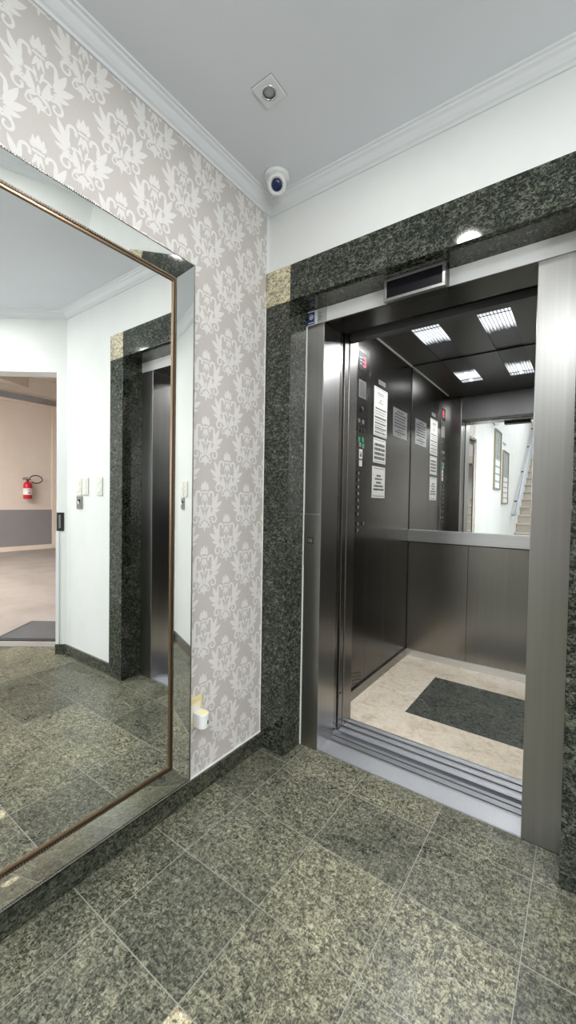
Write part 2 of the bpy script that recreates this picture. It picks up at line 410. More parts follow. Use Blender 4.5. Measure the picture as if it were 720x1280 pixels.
for ci in range(12):
    oy = -.119-.1232*ci
    for ri in range(-1, 11):
        oz = .0135 + .2585*ri + (.127 if ci % 2 else 0)
        if oy+.09 < PY0 or oz > PZ1 or oz+.2 < PZ0: continue
        k = 0
        for sh in mid_: emit(bm, sh, oy, oz, .0009+k*.00001, False); k += 1
        for sh in half:
            emit(bm, sh, oy, oz, .0009+k*.00001, False); emit(bm, sh, oy, oz, .0009+k*.00001+.000005, True); k += 1
for oz in (0,):
    oy = .0042
    for ri in range(-1, 11):
        z0 = .0135+.2585*ri+.127
        if z0 > PZ1: continue
        for k, sh in enumerate(half): emit(bm, sh, oy, z0, .0009+k*.00001, True)
bmesh.ops.dissolve_degenerate(bm, dist=1e-6, edges=bm.edges[:])
for f_ in bm.faces:
    if f_.material_index == 1:
        f_.normal_update()
        if f_.normal.x < 0: f_.normal_flip()
obj('wallpaper', bm, ['paper_bg', 'paper_fg'], wl, recalc=False)

# ------------------------------------------------------------------ granite surround of the lift door
sur = thing('granite_door_surround', 'dark green granite surround of the lift doorway with cream corner blocks', 'door surround', (.66, .07, 0))
boxo('pilaster', (.0, A_, 0, YJ+.06, 0, HL), 'granite', sur, .0015)
boxo('pilaster', (B_, BO, 0, YJ+.02, 0, HL), 'granite', sur, .0015)
boxo('lintel', (A_, B_, 0, YJ+.03, HL, HT), 'granite', sur, .0015)
boxo('corner_block', (0, A_-.0008, -.0005, .10, HL+.0008, HT), 'cream_granite', sur, .0015)
boxo('corner_block', (B_+.0008, BO, -.0005, .10, HL+.0008, HT), 'cream_granite', sur, .0015)
boxo('caulk_line', (A_, A_+.004, YJ-.004, YJ+.002, 0, HJ), 'caulk', sur)
boxo('caulk_line', (0, .0035, -.003, .0, .0765, HL), 'caulk', sur)

# ------------------------------------------------------------------ steel landing frame
fr = thing('lift_door_frame', 'brushed stainless steel frame inside the granite lift doorway', 'door frame', (.66, YJ, 0))
boxo('jamb', (A_+.004, J1, YJ, .292, 0, HJ), 'steel', fr, .002)
boxo('jamb', (J2, B_+.0, YJ, .292, 0, HJ), 'steel', fr, .002)
boxo('header', (A_+.004, B_, YJ, .30, HJ+.001, HL-.0005), 'header', fr, .0012)
boxo('header_lining', (J1, J2, YJ+.003, .30, HJ-.004, HJ+.001), 'steel_dark', fr)
cp = boxo('call_panel', (.1445, .2315, YJ-.0025, YJ, .868, 1.112), 'steel', fr, .001)
bt = boxo('call_button', (.165, .199, YJ-.006, YJ-.0025, .975, 1.003), 'black', cp, .001)
boxo('button_plate', (.169, .195, YJ-.008, YJ-.006, .979, .999), 'plate', bt, .001)
boxo('trim_line', (.1445, .2315, YJ-.0032, YJ, 1.112, 1.1145), 'alu', fr)

# landing door leaves (slid open into the left pocket)
ld = thing('landing_door', 'satin steel landing door slid open into the left jamb pocket', 'door', (.10, .34, 0))
boxo('leaf', (-.02, .226, .304, .342, .012, 2.06), 'steel_door', ld, .0015)
boxo('leaf', (-.04, .234, .348, .386, .012, 2.06), 'steel_door', ld, .0015)
bm = BM(); lathe(bm, [(0, 0), (.006, 0), (.006, .002), (0, .002)], (.2345, .366, .19), 12, Matrix.Rotation(PI/2, 4, 'Y')); obj('screw_hole', bm, 'black', ld)
# sills
def sill(name, label, x0, x1, y0, y1, zt, grooves, ridges):
    t = thing(name, label, 'door sill', ((x0+x1)/2, y0, 0), 'lift thresholds')
    bm = BM(); pts = [(y0, -.03), (y0, zt)]
    for g0, g1, dep in sorted(grooves): pts += [(g0, zt), (g0, zt-dep), (g1, zt-dep), (g1, zt)]
    pts += [(y1, zt), (y1, -.03)]
    prism(bm, pts, 'x', x0, x1); obj('sill_plate', bm, 'sill', t)
    bm = BM()
    for yr in ridges: box(bm, x0+.001, x1-.001, yr, yr+.0016, zt, zt+.0012)
    obj('ridges', bm, 'sill', t)
    bm = BM()
    for g0, g1, dep in grooves: box(bm, x0+.001, x1-.001, g0+.0003, g1-.0003, zt-dep, zt-dep+.0008)
    obj('groove_bed', bm, 'black', t)
    return t
sill('landing_sill', 'grooved bright aluminium threshold nearest the granite floor', J1, J2, YJ, .318, .003,
     [(.252, .260, .012), (.290, .298, .012)], [YJ+.012+.0085*k for k in range(11)])
sill('cab_sill', 'grooved aluminium threshold at the edge of the cab floor', J1-.04, J2+.06, .346, .490, .003,
     [(.392, .402, .012), (.440, .450, .012)], [.356, .366, .376, .414, .424, .462, .472])
boxo_ = boxo('sill_apron', (J1-.03, J2+.03, .318, .3455, -.12, -.05), 'black'); struct(boxo_, 'dark gap between the two thresholds', 'gap')
boxo_.name = 'trim_2'

# ------------------------------------------------------------------ cab
cab = thing('lift_cab', 'open lift cab lined with dark stainless steel, mirror on its back wall', 'lift cab', (.78, 1.05, 0))
# floor: cream marble border with mitred joints round a dark inlay
IX0, IX1, IY0, IY1 = .44, 1.13, .746, 1.325; FY0 = .490
fl = boxo('cab_floor', (XL, XR, FY0, YB, -.04, -.0005), 'marble', cab)
bm = BM()
for q in ([(XL, FY0), (IX0, IY0), (IX0, IY1), (XL, YB)], [(XL, FY0), (XR, FY0), (IX1, IY0), (IX0, IY0)], [(XR, FY0), (XR, YB), (IX1, IY1), (IX1, IY0)], [(XL, YB), (IX0, IY1), (IX1, IY1), (XR, YB)]):
    c_ = sum((Vector(p) for p in q), Vector((0, 0)))/4
    qq = [Vector(p)+(c_-Vector(p)).normalized()*.0012 for p in q]
    prism(bm, [tuple(p) for p in qq], 'z', -.0005, .0006)
obj('marble_border', bm, 'marble', fl)
boxo('granite_inlay', (IX0+.001, IX1-.001, IY0+.001, IY1-.001, -.0005, .0007), 'inlay_dark', fl)
# walls
def panelwall(name, m, splits, mk, parent):
    bm = BM()
    for a, b in zip(splits, splits[1:]): box(bm, *mk(a+.0008, b-.0008))
    return obj(name, bm, m, parent, .0008)
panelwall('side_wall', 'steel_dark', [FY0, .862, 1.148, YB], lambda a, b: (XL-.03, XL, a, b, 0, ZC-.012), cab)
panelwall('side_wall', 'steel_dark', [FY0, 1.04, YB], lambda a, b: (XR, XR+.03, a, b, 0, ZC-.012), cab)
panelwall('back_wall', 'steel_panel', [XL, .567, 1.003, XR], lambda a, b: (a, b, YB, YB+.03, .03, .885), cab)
boxo('back_mirror', (XL+.002, XR-.002, YB, YB+.02, .93, ZC-.006), 'mirror_cab', cab)
boxo('mirror_rim', (XL, XR, YB-.004, YB+.02, ZC-.006, ZC), 'black', cab)
boxo('corner_gap', (XL, XL+.004, YB-.003, YB, .05, ZC), 'black', cab)
boxo('rail_ledge', (XL, XR, YB-.030, YB+.005, .885, .973), 'alu', cab, .002)
boxo('ledge_underside', (XL, XR, YB-.010, YB, .877, .885), 'black', cab)
boxo('skirting', (XL, XL+.012, FY0, YB, 0, .058), 'steel_door', cab, .001)
boxo('skirting', (XL, XR, YB-.012, YB, 0, .050), 'alu', cab, .001)
boxo('skirting', (XR-.012, XR, FY0, YB, 0, .058), 'steel_door', cab, .001)
boxo('front_return', (XL-.03, .234, .398, .488, 0, ZC), 'steel_door', cab, .004)
boxo('front_return', (J2+.01, XR+.03, .398, .488, 0, ZC), 'steel_door', cab, .004)
boxo('transom', (.234, J2+.01, .398, .448, HJ, ZC), 'transom', cab)
boxo('door_operator', (.56, 1.2, .31, .395, 2.03, 2.14), 'dark_metal', cab)
# ceiling with three lamp panels
bm = BM(); LX = [(.340, .508), (.712, .878), (1.084, 1.252)]
xs = [XL-.03]+[v for p in LX for v in p]+[XR+.03]
for a, b in zip(xs[::2], xs[1::2]): box(bm, a, b, .40, YB+.03, ZC, ZC+.03)
for a, b in LX: box(bm, a, b, .40, .93, ZC, ZC+.03)
cc = obj('cab_ceiling', bm, 'cab_ceiling', cab)
bm = BM(); box(bm, XL-.03, XR+.03, .40, YB+.03, ZC+.05, ZC+.06); obj('ceiling_housing', bm, 'black', cc)
for a, b in LX:
    ll = boxo('lamp_lens', (a+.001, b-.001, .932, YB-.001, ZC+.004, ZC+.010), 'lens', cab)
    boxo('cross_bar', (a+.001, b-.001, 1.012, 1.020, ZC+.001, ZC+.004), 'dark_metal', ll)
boxo('gap_light_strip', (XL, XL+.006, .60, YB-.005, ZC-.014, ZC-.002), 'plastic_white', cab)  # white strip paints in the light leaking along the ceiling gap
# control panel on the left wall
pn = boxo('control_panel', (XL, XL+.003, .655, .835, .92, 2.10), 'steel_dark', cab, .001)
ds = boxo('floor_display', (XL+.003, XL+.006, .694, .792, 1.950, 2.060), 'black_glass', pn, .001)
def seg7(bm, on, y0, z0, w_, h_, t, x):
    S = {'a': (y0, z0+h_-t, w_, t), 'g': (y0, z0+h_/2-t/2, w_, t), 'd': (y0, z0, w_, t), 'b': (y0+w_-t, z0+h_/2, t, h_/2), 'c': (y0+w_-t, z0, t, h_/2), 'f': (y0, z0+h_/2, t, h_/2), 'e': (y0, z0, t, h_/2)}
    for k in on:
        a, b, c_, d = S[k]; box(bm, x, x+.001, a, a+c_, b, b+d)
bm = BM(); seg7(bm, 'abcdg', .748, 1.978, .034, .058, .009, XL+.006); obj('red_digit', bm, 'led_red', ds)['label'] = 'red lit digit'
bm = BM(); [box(bm, XL+.006, XL+.007, .704, .736, z, z+.007) for z in (1.985, 2.003, 2.021)]; obj('grey_bars', bm, 'led_dim', ds)
ip = boxo('instruction_plate', (XL+.003, XL+.0045, .702, .797, 1.794, 1.897), 'plate', pn, .0005)
bm = BM(); [box(bm, XL+.0045, XL+.0048, .712, .787-random.random()*.02, z, z+.004) for z in [1.805+.0105*k for k in range(8)]]; obj('engraved_text', bm, 'ink', ip)
def knob(name, y, z, s, m, sq=True, par=pn):
    bm = BM()
    if sq: box(bm, XL+.003, XL+.007, y-s, y+s, z-s, z+s)
    else: lathe(bm, [(0, .006), (s*.8, .006), (s, .004), (s, 0), (0, 0)], (XL+.003, y, z), 18, Matrix.Rotation(PI/2, 4, 'Y'))
    o = obj(name, bm, m, par, .0008 if sq else 0); return o
k_ = knob('key_switch', .752, 1.728, .013, 'dark_metal', False)
boxo('key_slot', (XL+.009, XL+.010, .7505, .7535, 1.722, 1.734), 'chrome', k_)
for y in (.712, .765): knob('indicator_button', y, 1.655, .011, 'plate')
for y in (.702, .742, .778): knob('indicator_button', y, 1.606, .013, 'black')
for (y, z, mm_) in ((.715, 1.545, 'green'), (.762, 1.548, 'green'), (.728, 1.515, 'plate'), (.768, 1.512, 'green')): knob('door_button', y, z, .014, mm_)
bb = boxo('bell_sign', (XL+.003, XL+.005, .720, .764, 1.432, 1.490), 'sheet', pn, .0005)
bm = BM(); lathe(bm, [(0, .028), (.004, .027), (.007, .018), (.011, .006), (.013, 0), (0, 0)], (XL+.0055, .742, 1.446), 12, Matrix.Scale(.05, 4, (1, 0, 0))); obj('bell_mark', bm, 'ink', bb)
boxo('blank_sign', (XL+.003, XL+.005, .722, .762, 1.388, 1.425), 'sheet', pn, .0005)
for i in range(7):
    b_ = knob('floor_button', .712, 1.345-.040*i, .0105, 'black')
    boxo('button_face', (XL+.007, XL+.009, .704, .720, 1.337-.040*i, 1.353-.040*i), 'plate', b_, .0005)
for y, z in ((.714, 1.046), (.790, 1.046), (.712, 1.008)):
    b_ = knob('floor_button', y, z, .0105, 'black'); boxo('button_face', (XL+.007, XL+.009, y-.008, y+.008, z-.008, z+.008), 'plate', b_, .0005)
bm = BM()      # ventilation slots low on the left wall
for ci in range(5):
    for rj in range(4):
        y = .690+ci*.027+rj*.004; z = .160-.0*ci-rj*.022-ci*.007
        if z > .072: box(bm, XL+.0002, XL+.001, y, y+.008, z-.010, z)
obj('vent_slots', bm, 'black', cab)

# ------------------------------------------------------------------ notices on the cab's left wall
NG = 'notices on the side wall of the lift cab'
def notice(label, y0, y1, z0, z1, m, rows, ink=.5, group=None, extra=None):
    x = XL+.0005
    t = thing('notice', label, 'notice', (x, (y0+y1)/2, z0), group)
    boxo('sheet', (x, x+.0014, y0, y1, z0, z1), m, t)
    bm = BM(); H = z1-z0; W = y1-y0
    for fz, fh, wl_, wr in rows:
        z = z1-H*fz; y = y0+W*wl_; ye = y0+W*wr
        if fh*H > .004:
            while y < ye-.004:           # words
                l = random.uniform(.012, .034); box(bm, x+.0014, x+.0017, y, min(ye, y+l), z-H*fh, z); y += l+.004
        else: box(bm, x+.0014, x+.0017, y, ye, z-H*fh, z)
    obj('printed_lines', bm, 'ink', t)
    if extra: extra(t, x)
    return t
rows = [(.02, .012, .06, .94), (.10, .02, .25, .75), (.14, .016, .3, .7), (.30, .012, .3, .7)]
rows += [(.42, .03, .12, .9), (.49, .012, .1, .85), (.54, .012, .1, .8), (.60, .035, .08, .94), (.67, .012, .1, .85), (.72, .03, .1, .9), (.78, .012, .1, .7), (.82, .03, .1, .92), (.87, .012, .1, .8), (.91, .03, .1, .9), (.97, .01, .06, .94)]
def crest(t, x):
    bm = BM(); lathe(bm, [(0, .018), (.005, .014), (.008, .006), (.005, 0), (0, 0)], (x+.0018, 1.025, 1.825), 10, Matrix.Scale(.06, 4, (1, 0, 0))); obj('emblem', bm, 'ink', t)
notice('tall white framed notice, topmost of the three beside the control panel', .922, 1.134, 1.603, 1.911, 'sheet', rows, extra=crest, group=NG)
notice('white notice with four heavy black lines, middle of the three', .924, 1.121, 1.430, 1.587, 'sheet',
       [(.06, .02, .08, .92), (.20, .12, .1, .9), (.38, .12, .08, .92), (.56, .12, .1, .9), (.74, .12, .08, .92), (.93, .02, .08, .92)], group=NG)
notice('white notice with a short centred text, lowest of the three', .914, 1.119, 1.204, 1.406, 'sheet',
       [(.05, .018, .1, .92), (.26, .06, .34, .66), (.37, .05, .22, .78), (.48, .06, .32, .68), (.59, .06, .16, .84), (.70, .06, .12, .9), (.93, .02, .08, .92)], group=NG)
notice('grey metal notice plate nearest the back corner of the cab', 1.240, 1.516, 1.642, 1.842, 'plate',
       [(.08, .05, .25, .75)]+[(.18+.105*k, .055, .1, .92-.05*(k % 3)) for k in range(5)]+[(.73, .03, .3, .7), (.80, .05, .15, .85), (.90, .03, .3, .6)], group=NG)
boxo('sticker', (XL+.0005, XL+.0015, .985, 1.10, 1.935, 1.965), 'plate'); tag(bpy.data.objects['sticker'], 'small metal strip on the cab wall above the tall white notice', 'sticker')

# ------------------------------------------------------------------ indicator above the door and the stickers on the header
fi = thing('floor_indicator', 'black screen in a flat steel frame above the lift door', 'display', (.66, .09, 1.98))
x0, x1, z0, z1, yf, t_ = .536, .782, 1.990, 2.0630, .098, .0115
x0, x1, z0, z1 = .552, .791, 1.975, 2.0645; yf = .068
bm = BM()
for b in ((x0, x1, yf, yf+.02, z0, z0+t_), (x0, x1, yf, yf+.02, z1-t_, z1), (x0, x0+t_, yf, yf+.02, z0+t_, z1-t_), (x1-t_, x1, yf, yf+.02, z0+t_, z1-t_)): box(bm, *b)
obj('frame', bm, 'steel', fi, .001)
boxo('screen', (x0+t_, x1-t_, yf+.006, yf+.018, z0+t_, z1-t_), 'black_glass', fi)
boxo('housing', (x0+.004, x1-.004, yf+.02, YJ, z0+.002, z1-.002), 'dark_metal', fi, .001)

st = thing('emblem_sticker', 'blue and white round emblem sticker on the left end of the steel header', 'sticker', (.16, YJ, HJ))
boxo('backing', (.1445, .1815, YJ-.0008, YJ, HJ+.004, HL-.006), 'blue', st)
bm = BM(); lathe(bm, [(0, .001), (.0125, .001), (.0125, 0), (0, 0)], (.163, YJ-.0008, 2.037), 24, Matrix.Rotation(PI/2, 4, 'X')); ed = obj('white_disc', bm, 'plastic_white', st)
bm = BM()
for a in (30, 150, 270):
    a = math.radians(a); tube(bm, [(.163+.009*math.cos(a+.5*k), YJ-.0022, 2.037+.009*math.sin(a+.5*k)*(1-.2*k)) for k in range(4)], .0016, 6)
obj('blue_swirl', bm, 'blue', ed)
boxo('white_band', (.148, .178, YJ-.0014, YJ-.0008, HJ+.009, HJ+.013), 'plastic_white', st)
pl = thing('maker_plate', 'small silver rating plate with tiny black text beside the blue sticker', 'sign', (.21, YJ, HJ))
boxo('plate', (.1985, .248, YJ-.0012, YJ, HJ+.004, HL-.004), 'plate_light', pl, .0005)
bm = BM(); [box(bm, .206, .206+random.uniform(.012, .020), YJ-.0016, YJ-.0012, z, z+.0022) for z in (2.014, 2.021, 2.028, 2.035, 2.045)]
[box(bm, .2005, .2035, YJ-.0016, YJ-.0012, z, z+.003) for z in (2.010, 2.020, 2.030)]
box(bm, .2047, .2052, YJ-.0016, YJ-.0012, HJ+.006, HL-.006); obj('tiny_text', bm, 'ink', pl)

# ------------------------------------------------------------------ wall mirror with bevelled mirror frame and bead mouldings
MY1, MY0, MZ0, MZ1 = -.459, -1.190, .103, 2.037        # outer
IY_1, IY_0, IZ0, IZ1 = -.533, -1.116, .178, 1.962      # inner edge of the frame strips
mr = thing('wall_mirror', 'large wall mirror in a mirrored frame with beaded edges, hung on the damask wallpaper', 'mirror', (.0, (MY0+MY1)/2, MZ0))
boxo('backing_board', (.0010, .017, MY0+.003, MY1-.003, MZ0+.003, MZ1-.003), 'dark_metal', mr)
boxo('glass', (.017, .0195, IY_0, IY_1, IZ0, IZ1), 'mirror', mr)
XO, XI = .0378, .0235
def strip(oc, ic):   # oc, ic: pairs (y,z) outer and inner ends
    bm = BM(); (a, b), (c_, d) = oc, ic
    top = [(XO, *a), (XO, *b), (XI, *d), (XI, *c_)]
    T_ = [bm.verts.new(p) for p in top]; B2 = [bm.verts.new((.017, p[1], p[2])) for p in top]
    bm.faces.new(T_); bm.faces.new(B2[::-1])
    for i in range(4): bm.faces.new((T_[i], B2[i], B2[(i+1) % 4], T_[(i+1) % 4]))
    obj('frame_strip', bm, 'mirror_dk', mr)
o_ = [(MY0+.004, MZ0+.004), (MY1-.004, MZ0+.004), (MY1-.004, MZ1-.004), (MY0+.004, MZ1-.004)]
i_ = [(IY_0, IZ0), (IY_1, IZ0), (IY_1, IZ1), (IY_0, IZ1)]
for k in range(4): strip((o_[k], o_[(k+1) % 4]), (i_[k], i_[(k+1) % 4]))
def bead_line(bm, ring, x, r, pitch):
    for k in range(4):
        a = Vector(ring[k]); b = Vector(ring[(k+1) % 4]); L = (b-a).length; n = int(L/pitch)
        for j in range(n):
            p = a+(b-a)*((j+.5)/n)
            vs_ = [bm.verts.new((x+dx*r, p.x+dy*r, p.y+dz*r)) for dx, dy, dz in ((1, 0, 0), (0, 1, 0), (0, 0, 1), (0, -1, 0), (0, 0, -1))]
            vs_ += [bm.verts.new((x+.7*r, p.x+dy*.7*r, p.y+dz*.7*r)) for dy, dz in ((1, 1), (-1, 1), (-1, -1), (1, -1))]
            t, e, n_, w_, s_, ne, nw, sw, se = vs_
            for q in ((t, e, ne), (t, ne, n_), (t, n_, nw), (t, nw, w_), (t, w_, sw), (t, sw, s_), (t, s_, se), (t, se, e)):
                bm.faces.new(q).smooth = True
def ringbox(bm, r0, r1, xa, xb):
    """square picture-frame ring: r0/r1 = inset outer/inner rectangles (y0,y1,z0,z1)"""
    (a0, a1, c0, c1), (b0, b1, d0, d1) = r0, r1
    box(bm, xa, xb, a0, a1, c0, d0); box(bm, xa, xb, a0, a1, d1, c1); box(bm, xa, xb, a0, b0, d0, d1); box(bm, xa, xb, b1, a1, d0, d1)
bm = BM(); ringbox(bm, (MY0, MY1, MZ0, MZ1), (MY0+.0045, MY1-.0045, MZ0+.0045, MZ1-.0045), .001, .0388); oe = obj('outer_edge', bm, 'dark_metal', mr)
h_ = .0024; bm = BM(); bead_line(bm, [(MY0+h_, MZ0+h_), (MY1-h_, MZ0+h_), (MY1-h_, MZ1-h_), (MY0+h_, MZ1-h_)], .0388, .0026, .0066); obj('bead_row', bm, 'bead', oe, recalc=False)
bm = BM(); ringbox(bm, (IY_0-.001, IY_1+.001, IZ0-.001, IZ1+.001), (IY_0+.015, IY_1-.015, IZ0+.015, IZ1-.015), .0195, .0245); ie = obj('inner_moulding', bm, 'bronze', mr, .0015)
bm = BM(); ringbox(bm, (IY_0-.0005, IY_1+.0005, IZ0-.0005, IZ1+.0005), (IY_0+.0075, IY_1-.0075, IZ0+.0075, IZ1-.0075), .0245, .0262); obj('bead_channel', bm, 'dark_metal', ie)
h_ = .0038; bm = BM(); bead_line(bm, [(IY_0+h_, IZ0+h_), (IY_1-h_, IZ0+h_), (IY_1-h_, IZ1-h_), (IY_0+h_, IZ1-h_)], .0262, .0030, .0072); obj('bead_row', bm, 'bronze', ie, recalc=False)

# ------------------------------------------------------------------ outlet with plug-in lamp
ot = thing('power_outlet', 'yellowed cream socket plate low on the wallpaper beside the mirror', 'socket', (0, -.415, .33))
boxo('face_plate', (.001, .009, -.448, -.374, .275, .394), 'plastic_yellow', ot, .003)
boxo('insert', (.009, .011, -.436, -.386, .300, .372), 'plastic_cream', ot, .001)
pg = thing('plug_adapter', 'white rounded plug adapter with yellow top light in the low socket', 'adapter', (.011, -.405, .30))
def dshape(x0_, x1_, yc, hw, n=10):
    pts = [(x0_, yc-hw), (x0_, yc+hw)]; rr = hw
    for k in range(n+1):
        a = PI/2-PI*k/n; pts.append((x1_-rr*.8+rr*.8*math.cos(a), yc+hw*math.sin(a)))
    return pts
bm = BM(); prism(bm, dshape(.0112, .066, -.403, .023), 'z', .286, .343); pb = obj('body', bm, 'plastic_white', pg, .004)
bm = BM(); prism(bm, dshape(.038, .061, -.403, .013), 'z', .343, .3442); obj('night_light', bm, 'night', pb)['label'] = 'yellow glowing top'
bm = BM(); box(bm, .0655, .0668, -.399, -.395, .303, .316); obj('side_slot', bm, 'ink', pb)

# ------------------------------------------------------------------ security camera in the ceiling corner
sx_, sy_ = .142, -.112
sec = thing('security_camera', 'white dome security camera with dark lens in the ceiling corner', 'security camera', (sx_, sy_, CZ))
bm = BM(); lathe(bm, [(0, CZ), (.052, CZ), (.052, CZ-.010), (.048, CZ-.016), (0, CZ-.016)], (sx_, sy_, 0), 32); obj('mount_ring', bm, 'plastic_white', sec)
aim = (CAM-Vector((sx_, sy_, CZ-.03))).normalized()
aim = Vector((aim.x, aim.y, -.75)).normalized()
T = aim.to_track_quat('Z', 'Y').to_matrix().to_4x4()
bm = BM(); lathe(bm, [(0, -.034), (.02, -.030), (.034, -.018), (.040, -.002), (.040, .018), (.036, .030), (.027, .034), (.027, .030), (0, .030)], (sx_, sy_, CZ-.036), 32, T); hd = obj('camera_head', bm, 'plastic_white', sec)
bm = BM(); lathe(bm, [(0, .037), (.010, .036), (.018, .034), (.0225, .0305), (0, .0305)], (sx_, sy_, CZ-.036), 28, T); obj('lens', bm, 'lens_blue', hd)

# ------------------------------------------------------------------ ceiling fixtures
def spot(x, y, lit, label, rot=0, par_label=None):
    t = thing('recessed_spotlight', label, 'spotlight', (x, y, CZ), 'square spotlights in the lobby ceiling')
    s = .041
    bm = BM()
    # square plate with a round hole
    n = 32; outer = []; inner = []
    for k in range(n):
        a = 2*PI*k/n+PI/4; ca, sa = math.cos(a), math.sin(a); q = s/max(abs(ca), abs(sa)); outer.append((x+q*ca, y+q*sa)); inner.append((x+.025*ca, y+.025*sa))
    for z in (CZ-.006, CZ-.0005):
        O = [bm.verts.new((*p, z)) for p in outer]; I = [bm.verts.new((*p, z)) for p in inner]
        for k in range(n): bm.faces.new((O[k], O[(k+1) % n], I[(k+1) % n], I[k]))
    bm.verts.ensure_lookup_table()
    for o0 in (0, n):
        for k in range(n):
            a, b = o0+k, o0+(k+1) % n; bm.faces.new([bm.verts[i] for i in (a, b, 2*n+b, 2*n+a)])
    obj('plate', bm, 'crown', t, .001)
    bm = BM(); prism(bm, [(x-s-.002, y-s-.002), (x+s+.002, y-s-.002), (x+s+.002, y+s+.002), (x-s-.002, y+s+.002)], 'z', CZ-.0012, CZ-.0002); obj('shadow_gap', bm, 'grey', t)
    bm = BM(); lathe(bm, [(.026, CZ-.004), (.0262, CZ-.0085), (.0222, CZ-.0085), (.0215, CZ-.003), (.026, CZ-.003)], (x, y, 0), 32); obj('trim_ring', bm, 'chrome', t)
    bm = BM(); lathe(bm, [(0, CZ-.0045), (.012, CZ-.0035), (.0215, CZ-.003), (.0215, CZ-.0015), (0, CZ-.0015)], (x, y, 0), 24); obj('bulb', bm, 'lamp' if lit else 'grey', t)
    return t
spot(.336, -.408, False, 'unlit square recessed spotlight in the ceiling near the corner')
spot(.72, -.72, True, 'lit square recessed spotlight just before the lift doorway')
spot(2.05, -.78, True, 'lit square recessed spotlight nearest the garage doorway')
cl = thing('added_ceiling_panel', 'large square panel added to the lobby ceiling for fill light', 'added ceiling light', (1.45, -2.3, CZ))  # unseen panel, put in as the source of the lobby fill
bm = BM(); box(bm, .83, 2.07, -2.87, -1.73, CZ-.012, CZ-.0005); obj('panel_frame', bm, 'crown', cl, .002)

# ------------------------------------------------------------------ switches on the wall right of the lift
def switch(x, w_, z0, z1, label, rockers, m='plastic_ivory'):
    t = thing('light_switch', label, 'switch', (x+w_/2, .02, (z0+z1)/2), 'switch plates right of the lift')
    boxo('face_plate', (x, x+w_, .012, .0196, z0, z1), m, t, .002)
    for rz in rockers:
        boxo('rocker', (x+w_*.26, x+w_*.74, .0095, .0121, rz-.012, rz+.012), 'plastic_white', t, .001)
    return t
switch(1.722, .074, 1.190, 1.312, 'white double switch plate, farthest from the lift, above the grey plate', (1.28, 1.232))
switch(1.634, .078, 1.194, 1.316, 'ivory three-button switch plate, middle of the row', (1.29, 1.255, 1.215))
switch(1.452, .076, 1.194, 1.316, 'ivory double switch plate nearest the granite surround', (1.285, 1.225))
gp = thing('key_plate', 'grey metal key switch plate under the white switch', 'switch', (1.75, .02, 1.14))
boxo('face_plate', (1.714, 1.790, .012, .0196, 1.095, 1.185), 'grey_plate', gp, .002)
bm = BM(); lathe(bm, [(0, .008), (.008, .008), (.010, 0), (0, 0)], (1.750, .012, 1.155), 16, Matrix.Rotation(PI/2, 4, 'X')); obj('key_barrel', bm, 'dark_metal', gp)
bm = BM(); tube(bm, [(1.744, .003, 1.150), (1.735, .001, 1.128), (1.748, .002, 1.118)], .004, 8); obj('key', bm, 'chrome', gp)

# ------------------------------------------------------------------ garage doorway and garage beyond
dr = thing('door_strike', 'black strike plate on the edge of the garage doorway', 'door lock', dg(.06, -.002, 1.0))
bm = BM(); dbox(bm, .020, .0715, -.006, 0, .925, 1.062); obj('strike_plate', bm, 'black', dr)
bm = BM(); dbox(bm, .040, .056, -.009, -.006, .945, 1.045); obj('latch_insert', bm, 'grey_plate', dr)
bm = BM(); dbox(bm, .052, .077, -.010, 0, .073, .920); struct(obj('trim_3', bm, 'crown', None, .002), 'white edge trim low on the garage doorway', 'trim')
def gbox(b, m, name, label, cat, kind='structure'):
    bm = BM(); box(bm, *b); o = obj(name, bm, m); o['kind'] = kind; o['label'] = label; o['category'] = cat; return o
# garage floor begins under the door threshold
bm = BM()
pts = [dg(.077, .13), dg(.98, .13), dg(6.5, .13), (9.6, -4.0, 0), (9.6, 6, 0), (1.95, 6, 0), (1.95, .6, 0)]
v = [bm.verts.new((p[0], p[1], -.004)) for p in pts]; f_ = bm.faces.new(v)
r = bmesh.ops.extrude_face_region(bm, geom=[f_]); bmesh.ops.translate(bm, vec=(0, 0, -.05), verts=[x for x in r['geom'] if isinstance(x, bmesh.types.BMVert)])
struct(obj('floor_garage', bm, 'gar_floor'), 'brownish concrete floor of the garage', 'floor')
bm = BM(); dbox(bm, .077, .98, .13, .22, -.003, .004); struct(obj('trim_4', bm, 'ramp_grey'), 'grey stone threshold of the garage doorway', 'threshold')
gw = gbox((8.85, 9.0, -4.2, 3.02, .9, 3.22), 'peach', 'wall_garage', 'peach upper wall of the garage', 'wall')
boxo('wainscot', (8.84, 9.0, -4.2, 3.02, .10, .9), 'grey_paint', gw)
boxo('skirting', (8.82, 9.0, -4.2, 3.02, 0, .10), 'peach_light', gw)
boxo('pillar_edge', (8.83, 9.0, 3.02, 3.11, 0, 3.22), 'peach_light', gw)
boxo('head_ledge', (8.76, 9.0, -4.2, 3.11, 3.22, 3.27), 'peach_light', gw)
gr = gbox((9.4, 9.6, 3.0, 6, .9, 3.7), 'beige', 'wall_garage_recess', 'recessed garage wall behind the pillar', 'wall')
boxo('wainscot', (9.39, 9.6, 3.0, 6, 0, .9), 'grey_paint', gr)
gc = gbox((1.9, 9.7, -4.2, 6, 3.75, 3.85), 'beige', 'ceiling_garage', 'beige garage ceiling with beams', 'ceiling')
bm = BM(); box(bm, 8.5, 9.6, -4.2, 6, 3.42, 3.75); obj('beam', bm, 'beige', gc)
bm = BM(); prism(bm, [(5.0, -4.0), (5.4, -4.0), (9.6, 3.6), (9.6, 4.4)], 'z', 3.5, 3.75); obj('beam', bm, 'beige', gc)
gs = gbox((1.9, 9.7, 6, 6.1, 0, 3.8), 'beige', 'wall_garage_side', 'far side wall of the garage', 'wall')
